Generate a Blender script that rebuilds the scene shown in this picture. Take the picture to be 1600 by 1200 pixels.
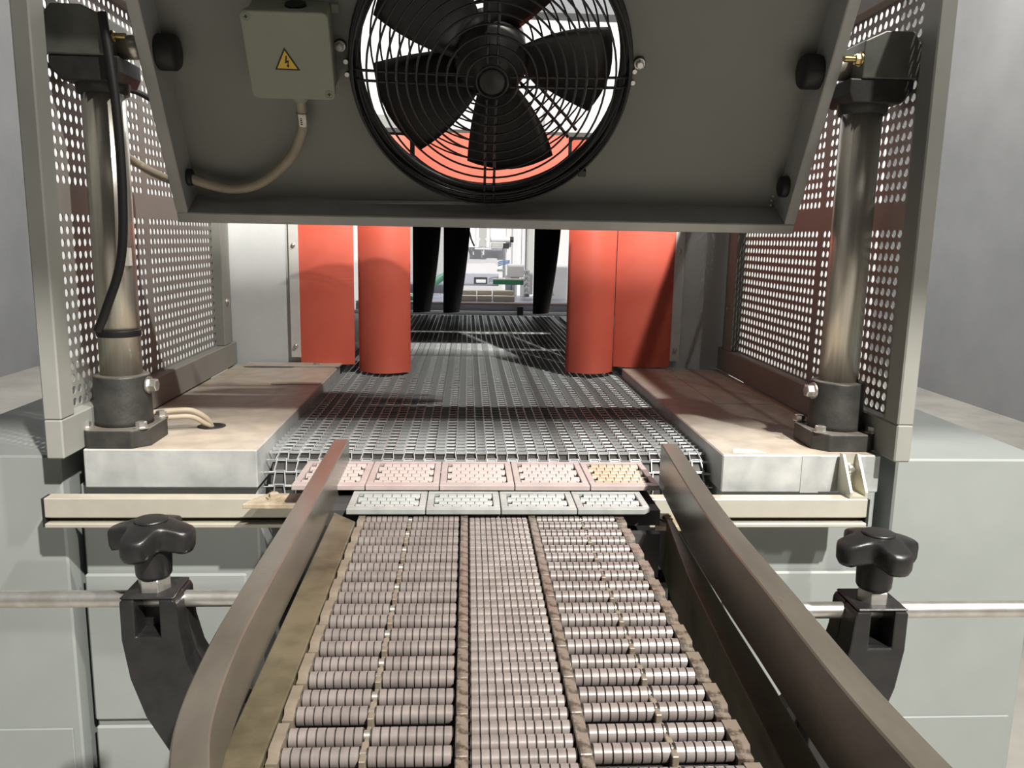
import bpy, math, random
from mathutils import Matrix, Vector
random.seed(7)
for o in list(bpy.data.objects):
    bpy.data.objects.remove(o, do_unlink=True)
SC = bpy.context.scene
COL = SC.collection
PI = math.pi

# ------------------------------------------------------------------ camera
cam_d = bpy.data.cameras.new('camera')
cam_d.sensor_width = 36.0
cam_d.lens = 36.0 * 1286.9 / 1600.0
cam_d.clip_start = 0.02
cam_d.clip_end = 100
cam = bpy.data.objects.new('camera', cam_d)
COL.objects.link(cam)
cam.matrix_world = Matrix((
    (0.9984265, -0.00886836, -0.05537036, -0.04),
    (-0.05294926, 0.17601912, -0.98296167, 0.0),
    (0.0184635, 0.9843468, 0.17527258, 0.3325),
    (0, 0, 0, 1)))
SC.camera = cam

# ------------------------------------------------------------------ world, lamps, exposure
world = bpy.data.worlds.new('hall_ambient')
SC.world = world
world.use_nodes = True
world.node_tree.nodes['Background'].inputs[0].default_value = (0.95, 0.98, 1.0, 1)
world.node_tree.nodes['Background'].inputs[1].default_value = 0.03

def area_lamp(name, loc, target, size, power, color=(1, .95, .88), size_y=None):
    l = bpy.data.lights.new(name, 'AREA')
    l.shape = 'RECTANGLE'
    l.size = size
    l.size_y = size_y or size
    l.energy = power
    l.color = color
    o = bpy.data.objects.new(name, l)
    COL.objects.link(o)
    o.location = loc
    d = Vector(target) - Vector(loc)
    o.rotation_euler = d.to_track_quat('-Z', 'Y').to_euler()
    return o
area_lamp('ceiling_or_fill_lamp', (1.3, 0.03, 3.0), (0, 1.3, 0.2), 0.08, 125)
area_lamp('ceiling_or_fill_lamp', (1.3, -1.85, 3.0), (0, 1.3, 0.3), 0.09, 470)
area_lamp('ceiling_or_fill_lamp', (0.6, 5.6, 3.2), (0.2, 6.0, 0.0), 1.2, 100, (.95, .97, 1))  # unseen lamp added to whiten the hall behind the fan
area_lamp('ceiling_or_fill_lamp', (3.0, 5.4, 3.2), (3.0, 8.0, 0.6), 1.0, 130)  # unseen wall washer added to brighten the wall behind the right guard
area_lamp('ceiling_or_fill_lamp', (-3.0, 5.4, 3.2), (-3.0, 8.0, 0.6), 1.0, 100)  # same added washer for the wall behind the left guard

SC.view_settings.view_transform = 'Standard'
SC.view_settings.look = 'None'
SC.view_settings.exposure = -0.1
SC.view_settings.gamma = 1.0
SC.view_settings.use_curve_mapping = False

# ------------------------------------------------------------------ materials
MATS = {}
def mat(name, col, rough=.5, metal=0.0, col2=None, scale=20.0, bump=0.0, bscale=200.0, spec=.5, dust=None, dust_amt=.8,
        aniso=None, contrast=(.35, .65), rough2=None, detail=4.0, transl=0.0):
    m = bpy.data.materials.new(name)
    m.use_nodes = True
    nt = m.node_tree
    N = nt.nodes
    L = nt.links
    b = N['Principled BSDF']
    b.inputs['Base Color'].default_value = (*col, 1)
    b.inputs['Roughness'].default_value = rough
    b.inputs['Metallic'].default_value = metal
    b.inputs['Specular IOR Level'].default_value = spec
    tc = N.new('ShaderNodeTexCoord')
    vec = tc.outputs['Object']
    if aniso:
        mp = N.new('ShaderNodeMapping')
        mp.inputs['Scale'].default_value = aniso
        L.new(vec, mp.inputs[0])
        vec = mp.outputs[0]
    cur = None
    if col2 is not None:
        nz = N.new('ShaderNodeTexNoise')
        nz.inputs['Scale'].default_value = scale
        nz.inputs['Detail'].default_value = detail
        nz.inputs['Roughness'].default_value = .6
        L.new(vec, nz.inputs['Vector'])
        rp = N.new('ShaderNodeValToRGB')
        rp.color_ramp.elements[0].position = contrast[0]
        rp.color_ramp.elements[1].position = contrast[1]
        rp.color_ramp.elements[0].color = (*col, 1)
        rp.color_ramp.elements[1].color = (*col2, 1)
        L.new(nz.outputs['Fac'], rp.inputs[0])
        cur = rp.outputs[0]
        if rough2 is not None:
            mr = N.new('ShaderNodeMapRange')
            mr.inputs['From Min'].default_value = contrast[0]
            mr.inputs['From Max'].default_value = contrast[1]
            mr.inputs['To Min'].default_value = rough
            mr.inputs['To Max'].default_value = rough2
            L.new(nz.outputs['Fac'], mr.inputs[0])
            L.new(mr.outputs[0], b.inputs['Roughness'])
    if dust is not None:      # settled dust on upward faces; on the belt, worn edges with painted glint
        g = N.new('ShaderNodeNewGeometry')
        sx = N.new('ShaderNodeSeparateXYZ')
        L.new(g.outputs['Normal'], sx.inputs[0])
        n2 = N.new('ShaderNodeTexNoise')
        n2.inputs['Scale'].default_value = 9
        n2.inputs['Detail'].default_value = 6
        L.new(tc.outputs['Object'], n2.inputs['Vector'])
        r2 = N.new('ShaderNodeMapRange')
        r2.inputs['From Min'].default_value = .25
        r2.inputs['From Max'].default_value = .6
        r2.inputs['To Min'].default_value = dust_amt * .65
        r2.inputs['To Max'].default_value = dust_amt
        L.new(n2.outputs['Fac'], r2.inputs[0])
        up = N.new('ShaderNodeMapRange')
        up.inputs['From Min'].default_value = .5
        up.inputs['From Max'].default_value = .95
        L.new(sx.outputs['Z'], up.inputs[0])
        mu = N.new('ShaderNodeMath')
        mu.operation = 'MULTIPLY'
        L.new(up.outputs[0], mu.inputs[0])
        L.new(r2.outputs[0], mu.inputs[1])
        mx = N.new('ShaderNodeMixRGB')
        L.new(mu.outputs[0], mx.inputs[0])
        if cur is not None:
            L.new(cur, mx.inputs[1])
        else:
            mx.inputs[1].default_value = (*col, 1)
        n3 = N.new('ShaderNodeTexNoise')
        n3.inputs['Scale'].default_value = 28
        n3.inputs['Detail'].default_value = 8
        L.new(tc.outputs['Object'], n3.inputs['Vector'])
        r3 = N.new('ShaderNodeValToRGB')
        r3.color_ramp.elements[0].position = .3
        r3.color_ramp.elements[1].position = .62
        r3.color_ramp.elements[0].color = (dust[0] * .72, dust[1] * .70, dust[2] * .68, 1)
        r3.color_ramp.elements[1].color = (*dust, 1)
        L.new(n3.outputs['Fac'], r3.inputs[0])
        L.new(r3.outputs[0], mx.inputs[2])
        cur = mx.outputs[0]
        ma = N.new('ShaderNodeMath')
        ma.operation = 'MULTIPLY_ADD'
        L.new(mu.outputs[0], ma.inputs[0])
        ma.inputs[1].default_value = -metal
        ma.inputs[2].default_value = metal
        L.new(ma.outputs[0], b.inputs['Metallic'])
    if cur is not None:
        L.new(cur, b.inputs['Base Color'])
    if bump > 0:
        nb = N.new('ShaderNodeTexNoise')
        nb.inputs['Scale'].default_value = bscale
        nb.inputs['Detail'].default_value = 3
        L.new(vec, nb.inputs['Vector'])
        bp = N.new('ShaderNodeBump')
        bp.inputs['Strength'].default_value = bump
        bp.inputs['Distance'].default_value = .002
        L.new(nb.outputs['Fac'], bp.inputs['Height'])
        L.new(bp.outputs[0], b.inputs['Normal'])
    MATS[name] = m
    return m

mat('panel_paint', (.20, .205, .185), .42, 0, (.225, .23, .205), 3.0, .05, 600)
mat('panel_edge', (.36, .365, .35), .36, .2, (.42, .42, .405), 14, .04, 500)
mat('galvanised', (.42, .44, .44), .42, .55, (.56, .58, .57), 16, .08, 90, dust=(.44, .38, .305), dust_amt=.95, rough2=.55)
mat('cabinet_paint', (.205, .225, .217), .5, 0, (.235, .255, .247), 4, .03, 300)
mat('cabinet_dark', (.03, .03, .03), .7)
mat('wall_paint', (.205, .21, .19), .55, 0, (.24, .245, .222), 5, .03, 400)
mat('housing_paint', (.48, .50, .50), .5, 0, (.55, .57, .57), 5, .12, 260)
mat('clip_steel', (.62, .62, .60), .45, .4, (.70, .70, .68), 20)
mat('red_pvc', (.58, .095, .058), .5, 0, (.66, .14, .095), 4.0, .05, 350)
mat('black_rubber', (.012, .012, .012), .55)
mat('black_plastic', (.010, .010, .0105), .36, 0, (.016, .0155, .015), 60, .08, 900)
mat('fan_black', (.006, .006, .006), .42, 0, (.010, .010, .0095), 40)
mat('wire_black', (.014, .014, .014), .28)
mat('column_steel', (.50, .47, .41), .30, .72, (.60, .565, .50), 6, .05, 80, aniso=(30, 30, .6))
mat('dark_cast', (.022, .022, .02), .5, .1, (.04, .039, .035), 30, .15, 250, dust=(.17, .155, .13), dust_amt=.75)
mat('head_cast', (.13, .135, .12), .38, .35, (.17, .175, .155), 30, .1, 250, dust=(.26, .245, .20), dust_amt=.9)
mat('bolt_steel', (.62, .61, .58), .32, .85, (.5, .48, .44), 60)
mat('brass', (.62, .48, .22), .3, .95)
mat('belt_steel', (.42, .45, .46), .36, .35, (.24, .245, .24), 14, .05, 300, contrast=(.45, .72), dust=(.60, .61, .61), dust_amt=.2)  # dust setting lightens worn top edges, painting in their glint
mat('belt_bed', (.018, .017, .016), .6, 0, (.04, .037, .033), 18)
mat('rail_plastic', (.125, .112, .092), .27, .5, (.17, .152, .128), 7, .03, 220, aniso=(3, 1, 3))
mat('beam_olive', (.042, .035, .021), .4, .1, (.10, .085, .053), 11, .08, 160, contrast=(.36, .56), detail=8)
mat('roller_pinkgrey', (.165, .143, .134), .25, .25, (.225, .196, .186), 45, .02, 500)
mat('groove_shade', (.022, .018, .014), .6)  # dark tone that paints the shade inside the roller grooves
mat('roller_strip', (.042, .033, .025), .36, .1, (.15, .122, .097), 95, .1, 200, contrast=(.40, .52))
mat('bracket_tan', (.12, .10, .074), .45, .05, (.17, .142, .108), 40, .08, 250)
mat('pink_plate', (.30, .25, .24), .4, 0, (.36, .305, .29), 25)
mat('stained_plate', (.28, .205, .125), .42, 0, (.38, .32, .27), 30)
mat('grey_plate', (.23, .245, .24), .42, .1, (.30, .32, .31), 28, dust=(.34, .33, .32), dust_amt=.3)
mat('aluminium', (.50, .48, .41), .38, .55, (.58, .56, .48), 12, .04, 200, dust=(.52, .46, .36), dust_amt=.55)
mat('dirty_plate', (.40, .34, .26), .55, .1, (.22, .17, .11), 35, .2, 160)
mat('box_grey', (.28, .30, .235), .48, 0, (.30, .32, .25), 10, .04, 900)
mat('cable_beige', (.42, .365, .28), .5, 0, (.36, .30, .22), 30)
mat('tag_white', (.78, .77, .72), .5)
mat('sign_yellow', (.80, .52, .05), .45)
mat('sign_black', (.01, .01, .01), .5)
mat('hall_white', (.80, .81, .82), .8, 0, (.84, .85, .86), 1.0)
mat('hall_grey', (.17, .175, .18), .8, 0, (.20, .205, .21), 1.5)
mat('floor_concrete', (.26, .25, .23), .6, 0, (.34, .33, .30), 3)
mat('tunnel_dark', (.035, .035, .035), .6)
mat('machine_white', (.74, .75, .78), .4, 0, (.80, .81, .84), 4)
mat('machine_bluegrey', (.42, .44, .52), .4, .2, (.50, .52, .60), 6)
mat('product_cream', (.80, .74, .64), .6)
mat('rust_edge', (.40, .26, .22), .6)
mat('green_belt', (.02, .16, .09), .5)
mat('green_guard', (.16, .42, .28), .5)
mat('blue_hose', (.10, .22, .42), .4)

# ------------------------------------------------------------------ mesh helpers
class MB:
    def __init__(s):
        s.v = []
        s.f = []
        s.sm = []
    def add(s, vs, fs, smooth=False):
        o = len(s.v)
        s.v += [tuple(v) for v in vs]
        s.f += [tuple(i + o for i in f) for f in fs]
        s.sm += [smooth] * len(fs)
        return s
    def box(s, x0, x1, y0, y1, z0, z1, c=0.0):
        x0, x1 = min(x0, x1), max(x0, x1)
        y0, y1 = min(y0, y1), max(y0, y1)
        z0, z1 = min(z0, z1), max(z0, z1)
        if c <= 0:
            vs = [(x, y, z) for z in (z0, z1) for y in (y0, y1) for x in (x0, x1)]
            return s.add(vs, [(0, 2, 3, 1), (4, 5, 7, 6), (0, 1, 5, 4), (2, 6, 7, 3), (0, 4, 6, 2), (1, 3, 7, 5)])
        c = min(c, (x1 - x0) * .45, (y1 - y0) * .45, (z1 - z0) * .45)
        # chamfered box: three vertices at each corner
        vs = []
        idx = {}
        for i, x in enumerate((x0, x1)):
            for j, y in enumerate((y0, y1)):
                for k, z in enumerate((z0, z1)):
                    sx = 1 if i == 0 else -1
                    sy = 1 if j == 0 else -1
                    sz = 1 if k == 0 else -1
                    idx[(i, j, k, 0)] = len(vs); vs.append((x, y + sy * c, z + sz * c))
                    idx[(i, j, k, 1)] = len(vs); vs.append((x + sx * c, y, z + sz * c))
                    idx[(i, j, k, 2)] = len(vs); vs.append((x + sx * c, y + sy * c, z))
        fs = []
        for a in range(3):
            o1, o2 = (a + 1) % 3, (a + 2) % 3
            for e in (0, 1):
                def key(p, q):
                    t = [0, 0, 0]
                    t[a] = e; t[o1] = p; t[o2] = q
                    return (*t, a)
                q = [idx[key(0, 0)], idx[key(1, 0)], idx[key(1, 1)], idx[key(0, 1)]]
                fs.append(q if e else q[::-1])
        for a in range(3):       # edges running along axis a
            o1, o2 = (a + 1) % 3, (a + 2) % 3
            for p in (0, 1):
                for q in (0, 1):
                    def key(e, which):
                        t = [0, 0, 0]
                        t[a] = e; t[o1] = p; t[o2] = q
                        return (*t, which)
                    f = [idx[key(0, o1)], idx[key(1, o1)], idx[key(1, o2)], idx[key(0, o2)]]
                    fs.append(f if (p == q) else f[::-1])
        for i in (0, 1):
            for j in (0, 1):
                for k in (0, 1):
                    f = [idx[(i, j, k, 0)], idx[(i, j, k, 1)], idx[(i, j, k, 2)]]
                    fs.append(f if (i + j + k) % 2 else f[::-1])
        return s.add(vs, fs)
    def cyl(s, p, q, r, n=20, r2=None, caps=True, smooth=True):
        p, q = Vector(p), Vector(q)
        r2 = r if r2 is None else r2
        d = (q - p).normalized()
        a = Vector((0, 0, 1)) if abs(d.z) < .9 else Vector((1, 0, 0))
        u = d.cross(a).normalized()
        w = d.cross(u)
        vs = [p + (u * math.cos(t) + w * math.sin(t)) * r for t in [2 * PI * i / n for i in range(n)]]
        vs += [q + (u * math.cos(t) + w * math.sin(t)) * r2 for t in [2 * PI * i / n for i in range(n)]]
        s.add(vs, [(i, n + i, n + (i + 1) % n, (i + 1) % n) for i in range(n)], smooth)
        if caps:
            s.add(vs[:n], [tuple(range(n))])
            s.add(vs[n:], [tuple(range(n - 1, -1, -1))])
        return s
    def lathe(s, prof, center=(0, 0, 0), axis='z', n=24, smooth=True, closed=True):
        """prof: list of (axial, radius)"""
        vs = []
        for (a, r) in prof:
            for i in range(n):
                t = 2 * PI * i / n
                c, d = r * math.cos(t), r * math.sin(t)
                v = {'z': (c, d, a), 'x': (a, c, d), 'y': (d, a, c)}[axis]
                vs.append((v[0] + center[0], v[1] + center[1], v[2] + center[2]))
        fs = []
        for k in range(len(prof) - 1):
            for i in range(n):
                fs.append((k * n + i, k * n + (i + 1) % n, (k + 1) * n + (i + 1) % n, (k + 1) * n + i))
        if closed:
            fs.append(tuple(range(n - 1, -1, -1)))
            m = (len(prof) - 1) * n
            fs.append(tuple(range(m, m + n)))
        return s.add(vs, fs, smooth)
    def tube(s, pts, r, n=10, closed=False, smooth=True):
        P = [Vector(p) for p in pts]
        m = len(P)
        vs = []
        prev = None
        for i in range(m):
            if closed:
                d = (P[(i + 1) % m] - P[i - 1]).normalized()
            else:
                d = (P[min(i + 1, m - 1)] - P[max(i - 1, 0)]).normalized()
            if prev is None:
                a = Vector((0, 0, 1)) if abs(d.z) < .9 else Vector((1, 0, 0))
                u = d.cross(a).normalized()
            else:
                u = (prev - d * prev.dot(d)).normalized()
            prev = u
            w = d.cross(u)
            vs += [P[i] + (u * math.cos(t) + w * math.sin(t)) * r for t in [2 * PI * k / n for k in range(n)]]
        fs = []
        for i in range(m if closed else m - 1):
            j = (i + 1) % m
            for k in range(n):
                fs.append((i * n + k, i * n + (k + 1) % n, j * n + (k + 1) % n, j * n + k))
        s.add(vs, fs, smooth)
        if not closed:
            s.add(vs[:n], [tuple(range(n - 1, -1, -1))])
            s.add(vs[-n:], [tuple(range(n))])
        return s
    def prism(s, poly, a0, a1, axis='z'):
        """extrude a 2D polygon along an axis: z->(x,y), y->(x,z), x->(y,z)"""
        def mk(p, a):
            return {'z': (p[0], p[1], a), 'y': (p[0], a, p[1]), 'x': (a, p[0], p[1])}[axis]
        n = len(poly)
        vs = [mk(p, a0) for p in poly] + [mk(p, a1) for p in poly]
        fs = [tuple(range(n - 1, -1, -1)), tuple(range(n, 2 * n))]
        fs += [(i, (i + 1) % n, n + (i + 1) % n, n + i) for i in range(n)]
        return s.add(vs, fs)
    def ring(s, R, r, z=0, c=(0, 0), n=72, k=8):
        return s.tube([(c[0] + R * math.cos(2 * PI * i / n), c[1] + R * math.sin(2 * PI * i / n), z) for i in range(n)], r, k, True)
    def sweep(s, path, sec):
        """path: list of (x,y); sec: list of (offset normal, z), closed section"""
        m = len(path); k = len(sec)
        vs = []
        for i, (x, y) in enumerate(path):
            a = path[max(i - 1, 0)]; b = path[min(i + 1, m - 1)]
            dx, dy = b[0] - a[0], b[1] - a[1]
            l = math.hypot(dx, dy)
            nx, ny = dy / l, -dx / l
            vs += [(x + nx * o, y + ny * o, z) for o, z in sec]
        fs = []
        for i in range(m - 1):
            for j in range(k):
                fs.append((i * k + j, i * k + (j + 1) % k, (i + 1) * k + (j + 1) % k, (i + 1) * k + j))
        fs.append(tuple(range(k - 1, -1, -1)))
        fs.append(tuple((m - 1) * k + j for j in range(k)))
        return s.add(vs, fs)
    def mesh(s, name):
        me = bpy.data.meshes.new(name)
        me.from_pydata(s.v, [], s.f)
        me.polygons.foreach_set('use_smooth', s.sm)
        import bmesh
        bm = bmesh.new()
        bm.from_mesh(me)
        bmesh.ops.recalc_face_normals(bm, faces=bm.faces)
        bm.to_mesh(me)
        bm.free()
        me.update()
        return me
    def build(s, name, m, parent=None, bevel=0, seg=2):
        return link(name, s.mesh(name), m, parent, bevel, seg)

def link(name, me, m, parent=None, bevel=0, seg=2):
    if not me.materials:
        me.materials.append(MATS[m])
    o = bpy.data.objects.new(name, me)
    COL.objects.link(o)
    if parent is not None:
        o.parent = parent
    if bevel:
        b = o.modifiers.new('bevel', 'BEVEL')
        b.width = bevel
        b.segments = seg
        b.limit_method = 'ANGLE'
        b.angle_limit = math.radians(35)
    return o

def tag(o, label, cat, group=None, kind=None):
    o['label'] = label
    o['category'] = cat
    if group:
        o['group'] = group
    if kind:
        o['kind'] = kind
    return o
def struct(o):
    o['kind'] = 'structure'
    return o
def empty(name, loc=(0, 0, 0), rot=(0, 0, 0)):
    o = bpy.data.objects.new(name, None)
    COL.objects.link(o)
    o.location = loc
    o.rotation_euler = rot
    o.empty_display_size = .05
    return o
def copy_to(o, parent, loc=None):
    c = o.copy()
    COL.objects.link(c)
    c.parent = parent
    if loc is not None:
        c.location = loc
    return c
def hexhead(p, d, r, h):
    """hexagonal bolt head with washer along direction d"""
    d = Vector(d).normalized(); p = Vector(p)
    m = MB()
    m.cyl(p, p + d * h * .2, r * 1.3, 18)
    m.cyl(p + d * h * .2, p + d * h * .92, r, 6, smooth=False)
    m.cyl(p + d * h * .92, p + d * h, r * .95, 6, r * .78, smooth=False)
    return m
def spline(pts, n=8):
    P = [Vector(p) for p in pts]
    P = [P[0] * 2 - P[1]] + P + [P[-1] * 2 - P[-2]]
    out = []
    for i in range(1, len(P) - 2):
        for k in range(n):
            t = k / n
            a, b, c, d = P[i - 1], P[i], P[i + 1], P[i + 2]
            out.append(.5 * ((2 * b) + (c - a) * t + (2 * a - 5 * b + 4 * c - d) * t * t + (3 * b - a - 3 * c + d) * t ** 3))
    out.append(P[-2])
    return out

# ------------------------------------------------------------------ hall
FLOOR = -0.92
struct(MB().box(-5, 5, -4.5, 8.2, FLOOR - .1, FLOOR).build('floor', 'floor_concrete'))
struct(MB().box(-5, 5, 8.0, 8.2, FLOOR, 4.2).build('wall_back', 'hall_white'))
struct(MB().box(-4.1, -4, -4.5, 8.2, FLOOR, 4.2).build('wall_left', 'hall_grey'))
struct(MB().box(4, 4.1, -4.5, 8.2, FLOOR, 4.2).build('wall_right', 'hall_grey'))
# unseen overhead trough, added to keep the rear lamp off the panel
tr = empty('light_blocker', (.4, -.3, 1.61))
MB().box(-1.7, 1.7, -.06, .06, 0, .006).build('blocker_floor', 'clip_steel', tr)
for yy in (-.06, .058):
    MB().box(-1.7, 1.7, yy, yy + .002, .006, .25).build('blocker_side', 'clip_steel', tr)
for xx in (-1.2, 0, 1.2):
    MB().cyl((xx, 0, .006), (xx, 0, 2.4), .006, 10).build('hanger_rod', 'bolt_steel', tr)
tag(tr, 'added overhead trough that shades the panel from the rear lamp', 'cable trough')

du = empty('ventilation_duct', (.85, 6.2, 1.88))
MB().box(-.55, .75, -.1, .1, 0, .15, .004).build('duct_body', 'hall_grey', du)
for k in range(5):
    MB().box(-.5 + .25 * k, -.33 + .25 * k, -.115, -.101, .17, .20, .002).build('duct_outlet', 'hall_white', du)
for k in range(2):
    MB().cyl((-.4 + .9 * k, 0, .15), (-.4 + .9 * k, 0, 2.2), .01, 10).build('hanger_rod', 'bolt_steel', du)
tag(du, 'grey overhead duct in the bright hall, seen through the upper right of the fan', 'duct')

# ------------------------------------------------------------------ perforated enclosure side guards
def perforated(xw, ya, yb, za, zb, skipY, skipZ, pitch=.0175, rad=.0061, th=.0016, n=12):
    """sheet with real round holes in the plane X = xw"""
    m = MB()
    ny = int(round((yb - ya) / pitch)); nz = int(round((zb - za) / pitch))
    py = (yb - ya) / ny; pz = (zb - za) / nz
    vs = []; fs = []
    ang = [2 * PI * (i + .5) / n for i in range(n)]
    for i in range(ny):
        yc = ya + (i + .5) * py
        for j in range(nz):
            zc = za + (j + .5) * pz
            solid = any(a <= yc <= b for a, b in skipY) or any(a <= zc <= b for a, b in skipZ)
            o = len(vs)
            sq = [(-.5, -.5), (.5, -.5), (.5, .5), (-.5, .5)]
            if solid:
                for sx in (-th / 2, th / 2):
                    vs += [(xw + sx, yc + a * py, zc + b * pz) for a, b in sq]
                fs += [(o, o + 1, o + 2, o + 3), (o + 7, o + 6, o + 5, o + 4)]
                continue
            for sx in (-th / 2, th / 2):
                vs += [(xw + sx, yc + a * py, zc + b * pz) for a, b in sq]
                vs += [(xw + sx, yc + rad * math.cos(t), zc + rad * math.sin(t)) for t in ang]
            S = 4 + n
            for side in (0, 1):
                b0 = o + side * S
                q = n // 4
                # corner k covers hole vertices around its diagonal
                for k in range(4):
                    c = b0 + k
                    start = (k * q + 2 * q) % n      # corner (-,-) sits at 225 degrees
                    for t in range(q - 1):
                        i0 = b0 + 4 + (start + t) % n
                        i1 = b0 + 4 + (start + t + 1) % n
                        f = (c, i1, i0)
                        fs.append(f if side else f[::-1])
                    i0 = b0 + 4 + (start + q - 1) % n
                    i1 = b0 + 4 + (start + q) % n
                    f = (c, b0 + (k + 1) % 4, i1, i0)
                    fs.append(f if side else f[::-1])
            for t in range(n):
                a0 = o + 4 + t; a1 = o + 4 + (t + 1) % n
                fs.append((a0, a1, a1 + S, a0 + S))
    m.add(vs, fs)
    me = bpy.data.meshes.new('perforated_sheet')
    me.from_pydata(m.v, [], m.f)
    me.update()
    return me

def side_guard(name, xw, s, gapY):
    g = empty(name, (xw, 1.55, .02))
    g['kind'] = 'structure'
    me = perforated(0, 1.17 - 1.55, 1.905 - 1.55, .055, .69, [(gapY - 1.55 - .011, gapY - 1.55 + .011)], [(.34, .368)])
    sh = link('perforated_sheet', me, 'wall_paint', g)
    a, b = (-.004, .020) if s < 0 else (-.020, .004)
    MB().box(a, b, 1.13 - 1.55, 2.0 - 1.55, 0, .055, .002).build('bottom_rail', 'wall_paint', g)
    MB().box(a, b, 1.13 - 1.55, 2.0 - 1.55, .672, .70, .002).build('top_rail', 'wall_paint', g)
    MB().box(a, b, 1.905 - 1.55, 1.955 - 1.55, .055, .672, .002).build('end_stile', 'wall_paint', g)
    MB().box(a * .5, b * .5, 1.962 - 1.55, 2.0 - 1.55, .055, .672, .002).build('corner_stile', 'wall_paint', g)
    MB().box(a, b, 1.13 - 1.55, 1.17 - 1.55, .055, .672, .002).build('front_stile', 'wall_paint', g)
    hexhead((a if s > 0 else b, 1.93 - 1.55, .155), (-s, 0, 0), .006, .006).build('bolt', 'bolt_steel', g)
    return g
side_guard('wall_guard_left', -.612, -1, 1.53)
side_guard('wall_guard_right', .603, 1, 1.49)

# ------------------------------------------------------------------ tunnel housing behind the red curtain
def housing_face(name, x0, x1, strip_x, label):
    g = empty(name, ((x0 + x1) / 2, 2.01, .02))
    cx = (x0 + x1) / 2
    MB().box(x0 - cx, x1 - cx, 0, .004, -.02, .55).build('face_plate', 'housing_paint', g)
    k = MB().box(strip_x - cx - .0115, strip_x - cx + .0115, -.012, -.0085, .017, .545, .001).build('clamping_strip', 'clip_steel', g)
    for z in (.045, .285, .50):
        MB().lathe([(-.006, .001), (-.0055, .0038), (-.002, .0052), (0, .0054)], (strip_x - cx, -.0125, z), 'y', 14).build('screw', 'bolt_steel', k)
    tag(g, label, 'end plate')
    return g
housing_face('housing_end_plate', -.605, -.42, -.4515, 'pale grey end plate beside the left red curtain strips, with a screwed clamping strip')
housing_face('housing_end_plate', .445, .60, .4745, 'pale grey end plate dotted with light, beside the right red curtain strips')
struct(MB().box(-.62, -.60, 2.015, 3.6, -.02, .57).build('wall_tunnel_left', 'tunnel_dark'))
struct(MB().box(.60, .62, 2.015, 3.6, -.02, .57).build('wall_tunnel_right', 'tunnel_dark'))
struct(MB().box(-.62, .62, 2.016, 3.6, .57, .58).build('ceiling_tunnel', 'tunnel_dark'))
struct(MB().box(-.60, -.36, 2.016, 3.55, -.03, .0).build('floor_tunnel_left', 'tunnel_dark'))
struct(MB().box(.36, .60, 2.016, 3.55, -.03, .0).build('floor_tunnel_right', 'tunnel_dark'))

# curtain strips: bowed sheets with real thickness
def curtain(name, m, x0, x1, y, z0, z1, bow, label, cat, lean=0.0, twist=0.0, bottom_in=0.0, group=None, taper=0.0, th=.004):
    nx, nz = 14, 26
    g = ((x0 + x1) / 2, y, z0)
    vs = []
    for layer in (0, 1):
        for j in range(nz + 1):
            t = j / nz
            z = z0 + (z1 - z0) * t
            k = (1 - t)
            for i in range(nx + 1):
                s = i / nx
                wr = 1 - taper * max(0, k - .15) ** 1.8
                x = x0 + (x1 - x0) * s * wr
                bb = bow * (.35 + .65 * k)
                yy = y - bb * (1 - (2 * s - 1) ** 2) - lean * k + twist * k * (s - .0) + (th if layer else 0)
                vs.append((x - g[0], yy - g[1], z - g[2] - bottom_in * k * (s - .5)))
    W = nx + 1
    H = W * (nz + 1)
    fs = []
    for j in range(nz):
        for i in range(nx):
            a = j * W + i
            fs.append((a, a + 1, a + W + 1, a + W))
            fs.append((H + a, H + a + W, H + a + W + 1, H + a + 1))
    for j in range(nz):
        a = j * W
        fs.append((a, a + W, H + a + W, H + a))
        a = j * W + nx
        fs.append((a, H + a, H + a + W, a + W))
    for i in range(nx):
        a = i
        fs.append((a, H + a, H + a + 1, a + 1))
        a = nz * W + i
        fs.append((a, a + 1, H + a + 1, H + a))
    o = MB().add(vs, fs, True).build(name, m)
    o.location = g
    es = o.modifiers.new('split', 'EDGE_SPLIT')
    es.split_angle = math.radians(50)
    return tag(o, label, cat, group)

G1 = 'red curtain strips at the tunnel mouth'
curtain('curtain_strip', 'red_pvc', -.440, -.311, 2.0, .0215, .56, .012, 'flat red curtain strip clamped to the left end plate', 'curtain', group=G1)
curtain('curtain_strip', 'red_pvc', -.300, -.176, 1.995, .006, .56, .040, 'red curtain strip bulging forward, second from the left end plate', 'curtain', group=G1)
curtain('curtain_strip', 'red_pvc', .203, .319, 1.995, .010, .56, .040, 'dusty red curtain strip bulging forward, right of the dark tunnel opening', 'curtain', group=G1)
curtain('curtain_strip', 'red_pvc', .322, .463, 2.0, .0225, .56, .020, 'red curtain strip clamped to the right end plate, half in shadow', 'curtain', group=G1)
hd = MB().box(-.165, .195, -.002, .003, 0, .165).build('curtain_valance', 'red_pvc')
hd.location = (0, 2.0, .405)
tag(hd, 'short red curtain valance across the tunnel top, seen through the fan', 'curtain')
G2 = 'black curtain strips at the far tunnel end'
curtain('curtain_strip', 'black_rubber', -.412, -.283, 3.5, .012, .565, .02, 'black curtain strip at the far tunnel end, mostly hidden behind the bulging red strip', 'curtain', group=G2, taper=.3)
curtain('curtain_strip', 'black_rubber', -.268, -.148, 3.5, .012, .565, .02, 'leftmost fully visible black curtain strip at the far tunnel end', 'curtain', group=G2, taper=.55, twist=.05)
curtain('curtain_strip', 'black_rubber', -.140, -.026, 3.5, .012, .565, .02, 'curled black curtain strip just left of the far machine', 'curtain', group=G2, taper=.55, twist=.05)
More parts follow.
